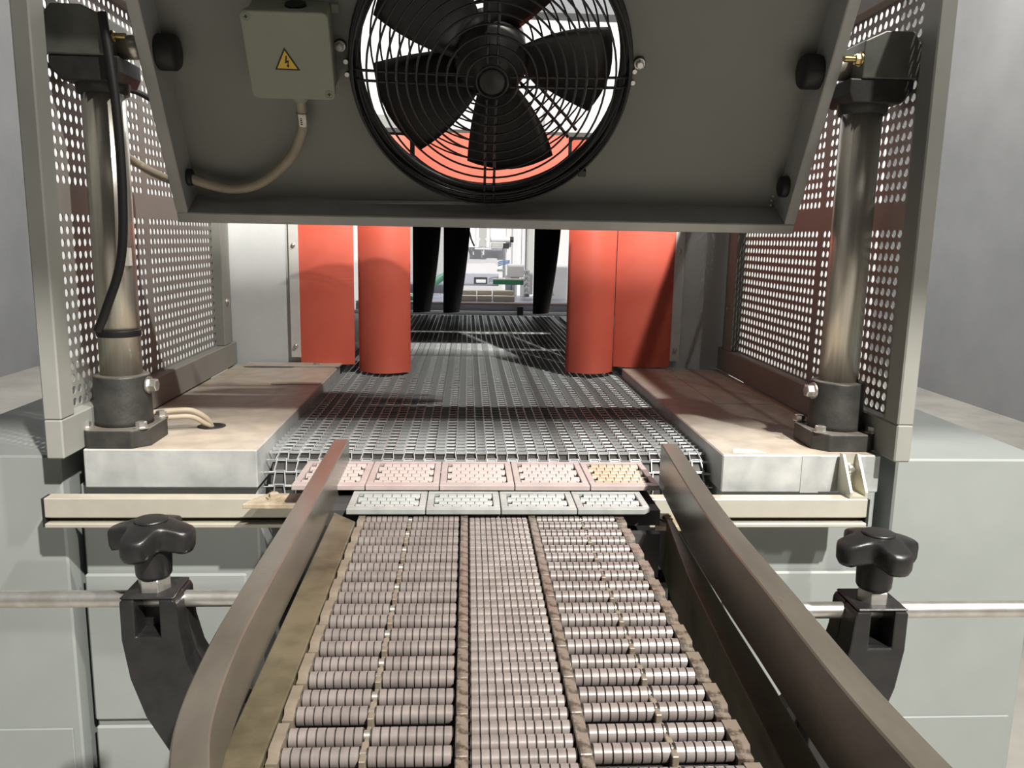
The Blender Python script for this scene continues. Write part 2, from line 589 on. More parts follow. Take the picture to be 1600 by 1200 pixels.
curtain('curtain_strip', 'black_rubber', .240, .356, 3.5, .012, .565, .02, 'curled black curtain strip just right of the far machine', 'curtain', group=G2, taper=.5, twist=.05)
tag(MB().box(-.6, .6, 3.505, 3.52, .545, .57).build('curtain_rail', 'black_rubber'), 'black rail across the far tunnel end carrying the black strips', 'rail')

# ------------------------------------------------------------------ side covers (galvanised slabs beside the mesh belt)
def side_cover(x0, x1, yf, label, seam):
    g = empty('side_cover', ((x0 + x1) / 2, 1.6, -.038))
    cx = (x0 + x1) / 2
    sgn = 1 if cx < 0 else -1
    MB().box(x0 - cx, x1 - cx, yf - 1.6, .385, 0, .058, .0018).build('cover_sheet', 'galvanised', g)
    # lap joint sheets lying on the top
    if cx < 0:
        MB().box(.02, x1 - cx - .004, .12, .375, .058, .0595).build('lap_sheet', 'galvanised', g)
        MB().box(x0 - cx + .03, x1 - cx + .004, .345, .398, .0596, .0630, .001).build('lap_sheet', 'galvanised', g)
        hexhead((.07, .37, .0630), (0, 0, 1), .006, .004).build('bolt', 'bolt_steel', g)
    else:
        MB().box(x0 - cx + .105, x1 - cx - .02, -.05, .37, .058, .0594).build('lap_sheet', 'galvanised', g)
        MB().box(.0, .028, yf - 1.6 - .001, yf - 1.6 + .002, .0, .057).build('weld_seam', 'galvanised', g)
    return tag(g, label, 'cover')
side_cover(-.5925, -.345, 1.185, 'dusty galvanised side cover left of the mesh belt', 0)
side_cover(.342, .5832, 1.168, 'dusty galvanised side cover right of the mesh belt', 1)

# ------------------------------------------------------------------ machine cabinets under the covers
def cabinet(s, x0, x1, label):
    g = empty('machine_cabinet', ((x0 + x1) / 2, 1.5, FLOOR))
    cx = (x0 + x1) / 2
    H = -.039 - FLOOR
    MB().box(x0 - cx, x1 - cx, -.29, .45, .0, H, .003).build('body', 'cabinet_paint', g)
    w = .24
    xa, xb = (x1 - cx - w - .02, x1 - cx - .02) if s < 0 else (x0 - cx + .02, x0 - cx + w + .02)
    d = MB().box(xa, xb, -.298, -.2905, .5, H - .14, .003).build('door', 'cabinet_paint', g)
    MB().box(xa - .0, xb + .0, -.298, -.2905, .06, .49, .003).build('lower_panel', 'cabinet_paint', g)
    return tag(g, label, 'cabinet')
cabinet(-1, -.612, -.352, 'pale grey machine cabinet under the left side cover')
cabinet(1, .35, .603, 'pale grey machine cabinet under the right side cover')
bd = MB().box(-.30, .30, 0, .35, 0, .52).build('drive_housing', 'cabinet_dark')
bd.location = (0, 1.28, -.75)
tag(bd, 'black drive housing in the gap below the mesh belt nose', 'housing')

# outer frame posts of the machine (right side continues past the cover)
def outer_post(x0, x1, label):
    g = empty('frame_post', ((x0 + x1) / 2, 1.3, FLOOR))
    w = (x1 - x0) / 2
    MB().box(-w, w, -.115, .6, .0, .93, .003).build('post_body', 'cabinet_paint', g)
    MB().box(-w * .9, w * .9, -.119, -.115, .2, .5, .001).build('cover_plate', 'cabinet_paint', g)
    return tag(g, label, 'post')
outer_post(-.86, -.625, 'pale grey machine frame block outside the left guard')
outer_post(.618, .86, 'pale grey machine frame block outside the right guard')

# small pale bolted plate by the right guard
g = empty('hinge_plate', (.596, 1.165, .06))
MB().box(-.004, .004, -.030, .012, -.015, .055, .001).build('plate', 'housing_paint', g)
for z in (.0, .036):
    hexhead((-.004, -.012, z), (-1, 0, 0), .0035, .003).build('bolt', 'bolt_steel', g)
tag(g, 'small pale bolted plate at the front edge of the right guard', 'plate')

# ------------------------------------------------------------------ aluminium cross profiles
def profile(x0, x1, label, cap_right):
    g = empty('aluminium_profile', ((x0 + x1) / 2, 1.13, -.075))
    cx = (x0 + x1) / 2
    a, b = x0 - cx, x1 - cx
    MB().box(a, b, -.010, .0125, .014, .042, .0012).build('upper_web', 'aluminium', g)
    MB().box(a, b, .004, .0125, .006, .014).build('slot', 'cabinet_dark', g)
    MB().box(a, b, -.012, .0125, .0, .006, .001).build('lower_lip', 'aluminium', g)
    e = b if cap_right else a
    s = 1 if cap_right else -1
    MB().box(e, e + s * .004, -.008, .0125, .0, .041).build('end_cap', 'black_plastic', g)
    return tag(g, label, 'profile')
profile(-.62, -.262, 'pale aluminium cross profile under the left side cover', False)
profile(.225, .545, 'pale aluminium cross profile under the right side cover', True)

# angle bracket standing on the right profile
g = empty('angle_bracket', (.531, 1.143, -.033))
for sx in (-.013, .0095):
    MB().prism([(-.022, 0), (.022, 0), (.022, .058), (.012, .058), (-.022, .010)], sx, sx + .0035, 'x').build('cheek', 'aluminium', g)
MB().box(-.0095, .0095, .018, .022, .004, .058).build('slotted_back', 'aluminium', g)
MB().box(-.0095, .0095, -.022, .018, 0, .004).build('foot', 'aluminium', g)
MB().lathe([(-.010, .0015), (-.010, .0055), (-.003, .006), (-.001, .0078), (0, .0078)], (0, .017, .036), 'y', 16).build('bolt', 'bolt_steel', g)
tag(g, 'slotted aluminium angle bracket on the right profile, against the cover', 'bracket')

# dirty mounting plate at the left profile end
g = empty('mounting_plate', (-.295, 1.10, -.031))
MB().prism([(-.042, -.030), (.042, -.030), (.042, .018), (-.018, .018), (-.034, -.006)], 0, .007, 'z').build('plate', 'dirty_plate', g, .001)
MB().lathe([(.007, .011), (.009, .011), (.009, .007), (.014, .007), (.015, .005)], (-.006, -.004, 0), 'z', 6, False).build('bolt', 'dirty_plate', g)
tag(g, 'grimy mounting plate with bolt at the left corner of the pink plates', 'plate')
g = empty('mounting_plate', (.236, 1.03, -.036))
MB().prism([(-.032, -.030), (.02, -.034), (.03, .018), (-.02, .018)], 0, .007, 'z').build('plate', 'dirty_plate', g, .001)
MB().lathe([(.007, .009), (.009, .009), (.009, .006), (.013, .006), (.014, .004)], (-.012, -.010, 0), 'z', 6, False).build('bolt', 'dirty_plate', g)
tag(g, 'grimy mounting plate at the right end of the grey plates, behind the rail', 'plate')

# ------------------------------------------------------------------ wire mesh (honeycomb) belt
belt = empty('mesh_belt', (0, 1.27, 0))
tag(belt, 'steel honeycomb mesh belt running into the tunnel under the red strips', 'conveyor belt')
PX = .0322; PITCH = .0214; DEP = .0245; HT = .0043; TH = .0014
def strip_mesh():
    n = 21
    x = -n * PX / 2
    path = []
    for i in range(n):
        a = x + i * PX
        path += [(a, 0), (a + .0136, 0), (a + .0161, DEP), (a + .0297, DEP)]
    path.append((x + n * PX, 0))
    path.append((x + n * PX + .0115, 0))
    path = [(px - .006, py - DEP / 2) for px, py in path]
    return MB().sweep(path, [(-TH / 2, -HT), (TH / 2, -HT), (TH / 2, 0), (-TH / 2, 0)]).mesh('belt_link_row')
SM = strip_mesh()
SM.materials.append(MATS['belt_steel'])
RM = MB().cyl((-.338, 0, -HT * .5), (.338, 0, -HT * .5), .0014, 8).mesh('belt_rod')
RM.materials.append(MATS['belt_steel'])
NR = .055
def belt_pose(sd):
    """distance along the belt from the nose tangent (negative = down round the nose)"""
    if sd >= 0:
        return sd, 0.0, 0.0
    t = -sd / NR
    return -NR * math.sin(t), -NR + NR * math.cos(t), t
for k in range(-6, 107):
    y, z, t = belt_pose(k * PITCH)
    o = link('belt_link_row', SM, 'belt_steel', belt)
    o.location = (0, y, z)
    o.rotation_euler = (t, 0, 0)
    y, z, t = belt_pose((k + .5) * PITCH)
    o = link('belt_rod', RM, 'belt_steel', belt)
    o.location = (0, y, z)
    o.rotation_euler = (t, 0, 0)
MB().cyl((-.335, 0, -NR), (.335, 0, -NR), NR - HT - .002, 40).build('nose_roller', 'belt_bed', belt)
MB().box(-.336, .336, .03, 2.29, -.022, -.013).build('slider_bed', 'belt_bed', belt)

# ------------------------------------------------------------------ grooved rollers
def grooved(name, length, nseg, r, m, n=18, g=.00045, deep=.80):
    """roller turned with narrow grooves; the shade in the grooves is painted as a second material"""
    mb = MB()
    w = length / nseg
    x = -length / 2
    e = r * .05
    for i in range(nseg):
        a, b = x + i * w + g, x + (i + 1) * w - g
        mb.lathe([(a, r - e), (a + e * .7, r)], (0, 0, 0), 'x', n, True, False)
        mb.lathe([(a + e * .7, r), (b - e * .7, r)], (0, 0, 0), 'x', n, True, False)
        mb.lathe([(b - e * .7, r), (b, r - e)], (0, 0, 0), 'x', n, True, False)
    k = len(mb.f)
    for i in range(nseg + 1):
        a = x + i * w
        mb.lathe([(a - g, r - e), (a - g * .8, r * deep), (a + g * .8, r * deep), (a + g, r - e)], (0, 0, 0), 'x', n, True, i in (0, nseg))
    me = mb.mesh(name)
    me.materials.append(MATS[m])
    me.materials.append(MATS['groove_shade'])
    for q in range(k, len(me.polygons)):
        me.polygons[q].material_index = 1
    return me

# ------------------------------------------------------------------ roller conveyor in the foreground
conv = empty('roller_conveyor', (0, .70, -.06))
tag(conv, 'modular roller conveyor of grooved pinkish grey rollers between the guide rails', 'conveyor')
COLS = [(-.1622, -.1102, 8), (-.1045, -.0475, 9), (.0490, .1030, 8), (.1062, .1475, 6)]
RR = .0068
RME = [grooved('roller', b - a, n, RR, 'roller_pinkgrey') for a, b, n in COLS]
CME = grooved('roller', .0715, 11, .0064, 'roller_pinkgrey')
ox, oy, oz = conv.location
def shared(mb, nm, m):
    me = mb.mesh(nm)
    me.materials.append(MATS[m])
    return me
STRIP = shared(MB().box(-.0045, .0045, -.0245, .0245, -.012, 0, .0008), 'link_plate', 'roller_strip')
ENDB = shared(MB().prism([(-.0235, -.02), (.0205, -.02), (.0205, .0005), (.0165, .0035), (-.0140, .0035), (-.0160, -.001), (-.0235, -.001)], -.0040, .0040, 'x'), 'end_bracket', 'bracket_tan')
ENDR = shared(MB().prism([(-.0235, -.02), (.0205, -.02), (.0205, .0005), (.0165, .0035), (-.0140, .0035), (-.0160, -.001), (-.0235, -.001)], -.0055, .0055, 'x'), 'end_bracket', 'roller_strip')
HINGE = shared(MB().box(-.0024, .0024, -.023, .0, -.014, -.001, .0006).box(-.0017, .0017, .002, .021, -.014, -.003, .0006), 'hinge_link', 'bracket_tan')
HPIN = shared(MB().cyl((-.0030, 0, 0), (.0030, 0, 0), .0042, 10), 'hinge_pin', 'bolt_steel')
for k in range(-3, 10):
    yf = .5112 + .0500 * k
    for y in (yf, yf + .0228):
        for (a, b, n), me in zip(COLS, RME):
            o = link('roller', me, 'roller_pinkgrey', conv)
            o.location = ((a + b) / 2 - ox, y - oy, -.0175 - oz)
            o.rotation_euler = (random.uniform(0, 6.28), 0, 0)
        for x in (-.1074, .1046):
            o = link('hinge_pin', HPIN, 'bolt_steel', conv)
            o.location = (x - ox, y - oy, -.0165 - oz)
    for i in range(3):
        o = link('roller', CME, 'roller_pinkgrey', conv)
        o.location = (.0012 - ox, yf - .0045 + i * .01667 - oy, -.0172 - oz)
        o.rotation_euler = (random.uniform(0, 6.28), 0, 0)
    for x in (-.0410, .0430):
        o = link('link_plate', STRIP, 'roller_strip', conv)
        o.location = (x - ox, yf + .0125 - oy, -.0095 - oz)
    o = link('end_bracket', ENDB, 'bracket_tan', conv)
    o.location = (-.1668 - ox, yf + .0125 - oy, -.0130 - oz)
    o = link('end_bracket', ENDR, 'roller_strip', conv)
    o.location = (.1535 - ox, yf + .0125 - oy, -.0150 - oz)
    for x in (-.1074, .1046):
        o = link('hinge_link', HINGE, 'bracket_tan', conv)
        o.location = (x - ox, yf + .0115 - oy, -.0120 - oz)
MB().box(-.172, .160, .30 - oy, .965 - oy, -.032 - oz, -.026 - oz).build('carrier_plate', 'cabinet_dark', conv)
# side beams
MB().prism([(-.2045 - ox, 1.0 - oy), (-.173 - ox, .965 - oy), (-.1725 - ox, .30 - oy), (-.1995 - ox, .30 - oy)], -.085 - oz, -.011 - oz, 'z').build('side_beam', 'beam_olive', conv, .0012)
MB().prism([(.212 - ox, .975 - oy), (.2185 - ox, .97 - oy), (.2065 - ox, .70 - oy), (.2035 - ox, .58 - oy), (.195 - ox, .42 - oy), (.19 - ox, .30 - oy), (.164 - ox, .30 - oy), (.1725 - ox, .48 - oy), (.180 - ox, .62 - oy), (.192 - ox, .80 - oy)][::-1], -.085 - oz, -.011 - oz, 'z').build('side_beam', 'beam_olive', conv, .0012)
MB().box(-.17, .20, .955 - oy, .968 - oy, -.08 - oz, -.024 - oz).build('end_bar', 'cabinet_dark', conv)

# ------------------------------------------------------------------ transfer plates
def transfer_plate(name, x0, x1, y0, y1, z, m, rows, seg, lip, label, cat_group, th=.007, cornered=None, missing=0, rollmat=None):
    cx, cy = (x0 + x1) / 2, (y0 + y1) / 2
    g = empty(name, (cx, cy, z - th))
    a, b = x0 - cx + .0006, x1 - cx - .0006
    c, d = y0 - cy, y1 - cy
    bx = .0085
    # frame with one opening
    out = [(a, c), (b, c), (b, d), (a, d)]
    if cornered == 'L':
        out = [(a, c), (b, c), (b, d), (a + .022, d), (a + .006, d - .03)]
    if cornered == 'R':
        out = [(a, c), (b - .008, c), (b, c + .012), (b, d), (a, d)]
    MB().prism([(a, c), (b, c), (b, c + lip), (a, c + lip)] if cornered != 'R' else [(a, c), (b - .008, c), (b, c + .008), (b, c + lip), (a, c + lip)], 0, th, 'z').build('front_edge', m, g, .0008)
    MB().box(a, b, d - .006, d, 0, th, .0006).build('rear_edge', m, g)
    MB().box(a, a + bx, c + lip, d - .006, 0, th, .0006).build('side_edge', m, g)
    MB().box(b - bx, b, c + lip, d - .006, 0, th, .0006).build('side_edge', m, g)
    MB().box(a + bx, b - bx, c + lip, d - .006, 0, th * .25).build('floor_sheet', 'cabinet_dark', g)
    L = (b - a) - 2 * bx
    span = (d - .006) - (c + lip)
    p = span / rows
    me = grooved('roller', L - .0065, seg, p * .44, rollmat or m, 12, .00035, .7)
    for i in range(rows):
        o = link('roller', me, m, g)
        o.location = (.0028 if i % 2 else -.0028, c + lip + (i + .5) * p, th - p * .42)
    return tag(g, label, 'transfer plate', cat_group)
PB = [-.268, -.172, -.0745, .0255, .1265, .2205]
names = ['pink transfer plate under the left guide rail', 'pink transfer plate, second from the left rail',
         'pink transfer plate in the middle of the row of five', 'pink transfer plate, next to the stained one',
         'brown stained transfer plate at the right end of the pink row']
for i in range(5):
    transfer_plate('transfer_plate', PB[i], PB[i + 1], 1.050, 1.168, .0085, 'pink_plate', 6, 6 if i else 5, .015, names[i],
                   'pink transfer plates at the belt nose', rollmat='stained_plate' if i == 4 else None)
GB = [-.187, -.089, .0045, .1, .1935]
names = ['grey transfer plate at the left end of the lower row', 'grey transfer plate, second from left in the lower row',
         'grey transfer plate, second from right in the lower row', 'grey transfer plate at the right end, with rounded corner']
for i in range(4):
    transfer_plate('transfer_plate', GB[i], GB[i + 1], .9785, 1.052, .0, 'grey_plate', 4, 6, .012, names[i],
                   'grey transfer plates above the roller conveyor', cornered='R' if i == 3 else None)
sb = MB().box(-.25, .21, -.03, .075, -.02, 0).build('plate_carrier', 'cabinet_dark')
sb.location = (0, 1.03, -.009)
tag(sb, 'dark carrier bar under the two rows of transfer plates', 'bar')

# ------------------------------------------------------------------ guide rails
def rail(path, z0, z1, w, side, label):
    x, y = path[0]
    p = [(a - x, b - y) for a, b in path]
    p = [(v.x, v.y) for v in spline([(a, b, 0) for a, b in p], 6)]
    c = .0012
    h = z1 - z0
    s = side
    s = -side
    sec = [(0, 0), (s * w, 0), (s * w, h - c), (s * (w - c), h), (s * c, h), (0, h - c)]
    o = MB().sweep(p, sec).build('guide_rail', 'rail_plastic')
    o.location = (x, y, z0)
    return tag(o, label, 'guide rail')
rail([(-.209, 1.172), (-.2055, .86), (-.2045, .66), (-.2015, .55), (-.193, .47), (-.180, .42), (-.160, .365), (-.13, .31)], -.0095, .040, .0215, -1,
     'brown guide rail along the left side of the rollers, curving inward at the near end')
rail([(.2255, 1.078), (.204, .80), (.1985, .60), (.1955, .48), (.197, .40), (.202, .32), (.21, .24)], .0, .060, .0225, 1,
     'brown guide rail along the right side of the rollers, with worn top')

# ------------------------------------------------------------------ rail clamps with star knobs
def star_knob(parent, x, y, zt, rot, emblem):
    m = MB()
    poly = []
    # four broad arms with concave flanks between them
    for q in range(4):
        t0 = rot + q * PI / 2
        for t in (-.30, -.20, -.07, .07, .20, .30):
            rr = .0365 * (1 - .9 * abs(t) ** 2.2)
            poly.append((rr, t0 + t))
        for t in (.42, .55, .67, PI / 4, PI / 2 - .67, PI / 2 - .55, PI / 2 - .42):
            d = abs(t - PI / 4) / (PI / 4 - .30)
            poly.append((.0205 + .0140 * d ** 2.1, t0 + t))
    n = len(poly)
    lev = [(-.0215, .80), (-.019, .93), (-.015, .985), (-.0055, 1.0), (-.0022, .985), (-.0006, .94), (.0003, .86), (.0024, .45), (.0028, .2)]
    vs = []
    for dz, k in lev:
        for rr, t in poly:
            r = rr * k
            droop = -.0045 * max(0, (rr - .02) / .0165)
            vs.append((x + r * math.cos(t), y + r * math.sin(t), zt + dz + droop * (1 if k > .8 else .3)))
    fs = []
    for j in range(len(lev) - 1):
        for i in range(n):
            fs.append((j * n + i, j * n + (i + 1) % n, (j + 1) * n + (i + 1) % n, (j + 1) * n + i))
    fs.append(tuple(range(n - 1, -1, -1)))
    fs.append(tuple(range((len(lev) - 1) * n, len(lev) * n)))
    m.add(vs, fs, True)
    m.lathe([(zt - .046, .0135), (zt - .044, .0145), (zt - .018, .0155), (zt - .010, .0150)], (x, y, 0), 'z', 28)
    k = m.build('star_knob', 'black_plastic', parent)
    e = MB()
    e.lathe([(zt + .0010, .0135), (zt + .0030, .0132), (zt + .0034, .011)], (x, y, 0), 'z', 28)
    e.build('knob_cap', 'black_plastic', k)
    MB().lathe([(zt - .060, .0125), (zt - .059, .0135), (zt - .048, .0135), (zt - .046, .0120)], (x, y, 0), 'z', 6, False).build('clamp_nut', 'bolt_steel', parent, .0006)
    return k

def rail_clamp(s, xc, y, zt, label, rot):
    g = empty('rail_clamp', (xc, y, 0))
    top = zt - .060
    # J-shaped body: profile in XZ, drawn for the left clamp (arm sweeps towards the conveyor)
    pr = [(-.022, top - .002), (-.020, top), (.022, top), (.024, top - .004), (.026, top - .03), (.032, top - .055), (.046, top - .082), (.07, top - .105), (.105, top - .118),
          (.105, top - .190), (.07, top - .184), (.035, top - .168), (.012, top - .140), (-.006, top - .105), (-.017, top - .070), (-.022, top - .035)]
    pr = [(-s * a, b) for a, b in pr]
    if s > 0:
        pr = pr[::-1]
    # two cheeks and the web between them leave the slot seen from the front
    MB().prism(pr, .001, .022, 'y').build('clamp_arm', 'black_plastic', g, .0018)
    front = [(-.022, top - .002), (-.020, top), (-.010, top), (-.010, top - .033), (.010, top - .033), (.010, top), (.022, top), (.024, top - .004), (.026, top - .03), (.030, top - .055), (.040, top - .082), (.055, top - .105),
             (.055, top - .165), (.035, top - .160), (.012, top - .138), (-.006, top - .105), (-.017, top - .070), (-.022, top - .035)]
    front = [(-s * a, b) for a, b in front]
    if s > 0:
        front = front[::-1]
    MB().prism(front, -.022, .001, 'y').build('clamp_jaw', 'black_plastic', g, .0014)
    MB().box(-.0215, .0215, -.0215, .0215, top, top + .0025, .001).build('clamp_top', 'black_plastic', g)
    zr = top - .010
    a, b = (-s * .074, s * .15)
    MB().cyl((a, .004, zr), (b, .004, zr), .0072, 20).build('rod', 'bolt_steel', g)
    star_knob(g, 0, -.001, zt + .0, rot, None)
    return tag(g, label, 'clamp')
rail_clamp(-1, -.3015, .672, .093, 'black clamp with star knob and rod left of the left guide rail', -.14)
rail_clamp(1, .3120, .652, .088, 'black clamp with star knob and rod right of the right guide rail', .17)

# ------------------------------------------------------------------ tilted fan panel
PO = (0, 1.35, .361)
PR = (math.radians(120), 0, 0)
pan = empty('fan_hood', PO, PR)
tag(pan, 'tilted dark grey panel tray hanging over the belt, carrying the fan', 'panel')
XL, XR, UT = -.4805, .4785, .475
FC = (-.007, .222)
def plate_with_hole(x0, x1, y0, y1, c, r, z0, z1, n=80):
    angs = [2 * PI * i / n for i in range(n)]
    for px, py in ((x0, y0), (x1, y0), (x1, y1), (x0, y1)):
        angs.append(math.atan2(py - c[1], px - c[0]) % (2 * PI))
    angs = sorted(set(angs))
    inner = []; outer = []
    for t in angs:
        dx, dy = math.cos(t), math.sin(t)
        k = 1e9
        if dx > 1e-9: k = min(k, (x1 - c[0]) / dx)
        if dx < -1e-9: k = min(k, (x0 - c[0]) / dx)
        if dy > 1e-9: k = min(k, (y1 - c[1]) / dy)
        if dy < -1e-9: k = min(k, (y0 - c[1]) / dy)
        inner.append((c[0] + r * dx, c[1] + r * dy)); outer.append((c[0] + k * dx, c[1] + k * dy))
    m = len(angs)
    vs = [(*p, z1) for p in inner] + [(*p, z1) for p in outer] + [(*p, z0) for p in inner] + [(*p, z0) for p in outer]
    fs = []
    for i in range(m):
        j = (i + 1) % m
        fs += [(i, m + i, m + j, j), (2 * m + i, 2 * m + j, 3 * m + j, 3 * m + i), (i, j, 2 * m + j, 2 * m + i), (m + i, 3 * m + i, 3 * m + j, m + j)]
    return MB().add(vs, fs)
plate_with_hole(XL, XR, 0, UT, FC, .196, -.064, -.060).build('back_plate', 'panel_paint', pan)
BW = .0178
MB().box(XL - BW, XR + BW, -BW, 0, -.064, 0, .0016).build('bottom_edge', 'panel_edge', pan)
MB().box(XL - BW, XR + BW, UT, UT + BW, -.064, 0, .0016).build('top_edge', 'panel_edge', pan)
MB().box(XL - BW, XL, 0, UT, -.064, 0, .0016).build('side_edge', 'panel_edge', pan)
MB().box(XR, XR + BW, 0, UT, -.064, 0, .0016).build('side_edge', 'panel_edge', pan)
def bumper(x, u, d, r, l, s):
    MB().lathe([(0, r * .96), (l * .1, r), (l * .86, r), (l, r * .88)] if s > 0 else [(0, r * .96), (-l * .1, r), (-l * .86, r), (-l, r * .88)], (x, u, d), 'x', 24).build('pivot_hub', 'black_rubber', pan)
bumper(XL, .237, -.032, .025, .027, 1)
bumper(XR, .237, -.032, .025, .027, -1)
bumper(XR, .052, -.032, .017, .012, -1)
bumper(XL, .044, -.034, .013, .008, 1)
for k in range(3):
    MB().lathe([(-.0585, .003), (-.056, .003), (-.055, .0015)], (XR - .004 - .004 * k * 0 - .003, .004 + .008 * k, -.002 - .001 * k), 'z', 10).build('rivet', 'bolt_steel', pan)

# ------------------------------------------------------------------ axial fan
fan = empty('axial_fan', PO, PR)
tag(fan, 'black axial fan with a round wire guard in the tilted panel', 'fan')
cx, cu = FC
def lf(mb, name, m, parent=fan):
    return mb.build(name, m, parent)
lf(MB().lathe([(-.0680, .1955), (-.058, .1955), (-.058, .2075), (-.0555, .2075), (-.0555, .193), (-.0680, .193)], (cx, cu, 0), 'z', 72, True, False), 'shroud', 'fan_black')
# blades: twisted, 5
def blade(t0):
    vs = []; nr, na = 8, 8
    for lay in (0, 1):
        for i in range(nr + 1):
            s = i / nr
            r = .048 + (.187 - .048) * s
            half = math.radians(33 - 10 * s)
            ctr = t0 + math.radians(2 - 4 * s)
            pit = .030 - .012 * s
            for j in range(na + 1):
                q = j / na * 2 - 1
                t = ctr + q * half
                rr = r * (1 - .02 * abs(q) * s)
                vs.append((cx + rr * math.cos(t), cu + rr * math.sin(t), -.105 + q * pit + .004 * (1 - q * q) + (.0022 if lay else 0)))
    W = na + 1; H = W * (nr + 1); fs = []
    for i in range(nr):
        for j in range(na):
            a = i * W + j
            fs.append((a, a + 1, a + W + 1, a + W)); fs.append((H + a, H + a + W, H + a + W + 1, H + a + 1))
    for i in range(nr):
        a = i * W; fs.append((a, a + W, H + a + W, H + a))
        a = i * W + na; fs.append((a, H + a, H + a + W, a + W))
    for j in range(na):
        a = j; fs.append((a, H + a, H + a + 1, a + 1))
        a = nr * W + j; fs.append((a, a + 1, H + a + 1, H + a))
    return MB().add(vs, fs, True)
for k in range(5):
    lf(blade(math.radians(284 + 72 * k)), 'blade', 'fan_black')
lf(MB().lathe([(-.170, .05), (-.160, .056), (-.085, .056), (-.076, .050), (-.074, .032), (-.070, .030), (-.068, .012)], (cx, cu, 0), 'z', 40), 'motor_hub', 'fan_black')
# front wire guard: concentric rings on a shallow dome, basket side rings
def dome(r):
    return .006 - .010 * (r / .2) ** 2 if r < .188 else .0 - .055 * min(1, (r - .188) / .02)
for k in range(13):
    r = .0225 + .0142 * k
    lf(MB().ring(r, .00165, dome(r), FC), 'guard_ring', 'wire_black')
for r, d in ((.1995, -.008), (.2030, -.019), (.2055, -.030), (.2070, -.041), (.2080, -.0525)):
    lf(MB().ring(r, .0019, d, FC, 80), 'guard_ring', 'wire_black')
for a in (0, 90, 180, 270):
    t = math.radians(a)
    c, s = math.cos(t), math.sin(t)
    for off in (-.0072, .0072):
        pts = [(.026, .0062), (.08, .003), (.14, .0), (.185, -.004), (.1985, -.010), (.2045, -.026), (.2085, -.052)]
        lf(MB().tube([(cx + r * c - off * s, cu + r * s + off * c, d - .002) for r, d in pts], .0021, 8), 'guard_spoke', 'wire_black')
lf(MB().lathe([(.002, .018), (.006, .0195), (.0075, .017)], (cx, cu, 0), 'z', 28), 'guard_disc', 'fan_black')
# rear guard and motor arms
for k in range(9):
    r = .068 + .0148 * k
    lf(MB().ring(r, .0015, -.158 + .02 * (r / .2) ** 2, FC, 64, 6), 'rear_ring', 'wire_black')
for a in (44, 136, 224, 316):
    t = math.radians(a); c, s = math.cos(t), math.sin(t)
    for off in (-.009, .009):
        lf(MB().tube([(cx + r * c - off * s, cu + r * s + off * c, d) for r, d in ((.045, -.166), (.11, -.164), (.17, -.156), (.196, -.140))], .0027, 8), 'motor_arm', 'wire_black')
for a, rr in ((174, .222), (3, .221)):
    t = math.radians(a)
    p = (cx + rr * math.cos(t), cu + rr * math.sin(t), -.060)
    tab = lf(MB().cyl(p, (p[0], p[1], -.056), .0095, 20), 'mounting_tab', 'fan_black')
    lf(hexhead((p[0], p[1], -.056), (0, 0, 1), .0062, .010), 'bolt', 'bolt_steel', tab)
for a in (178.5, 183.5, -3.5, 1.0):
    t = math.radians(a); rr = .2125
    lf(MB().cyl((cx + rr * math.cos(t), cu + rr * math.sin(t), -.05), (cx + rr * math.cos(t), cu + rr * math.sin(t), -.042), .0035, 10), 'clip', 'bolt_steel')
lf(MB().box(cx + .139, cx + .151, cu - .150, cu - .139, -.020, -.008, .001), 'guard_clip', 'fan_black')

# ------------------------------------------------------------------ junction box on the panel
jb = empty('junction_box', PO, PR)
tag(jb, 'grey green electrical junction box with yellow shock warning triangle beside the fan', 'junction box')
BX0, BX1, BU0, BU1 = -.3505, -.2322, .1865, .307
def rrect(x0, x1, y0, y1, r, n=6):
    out = []
    for (px, py, a0) in ((x1 - r, y0 + r, -90), (x1 - r, y1 - r, 0), (x0 + r, y1 - r, 90), (x0 + r, y0 + r, 180)):
        for i in range(n + 1):
            t = math.radians(a0 + 90 * i / n)
            out.append((px + r * math.cos(t), py + r * math.sin(t)))
    return out
MB().prism(rrect(BX0 + .003, BX1 - .003, BU0 + .003, BU1 - .003, .007), -.060, -.016, 'z').build('box_body', 'box_grey', jb)
lid = MB().prism(rrect(BX0, BX1, BU0, BU1, .009), -.0155, 0, 'z').build('lid', 'box_grey', jb, .002)
for x, u in ((BX0 + .0085, BU1 - .0085), (BX1 - .0085, BU0 + .0085)):
    MB().lathe([(-.001, .0058), (.0006, .0058), (.0006, .0045), (-.0004, .0043), (.0004, .0035), (.0005, .001)], (x, u, 0), 'z', 20).build('lid_screw', 'box_grey', lid)
    MB().box(x - .0026, x + .0026, u - .0006, u + .0006, .0004, .0008).box(x - .0006, x + .0006, u - .0026, u + .0026, .0004, .0008).build('screw_cross', 'sign_black', lid)
for z in (-.045, -.03):
    pass
MB().lathe([(0, .015), (.004, .014), (.0045, .011)], (-.281, BU1 - .003, -.038), 'y', 24).build('blank_plug', 'black_rubber', jb)
MB().box(BX1 - .003, BX1 + .008, BU1 - .016, BU1 - .004, -.060, -.052, .001).build('mounting_ear', 'box_grey', jb)
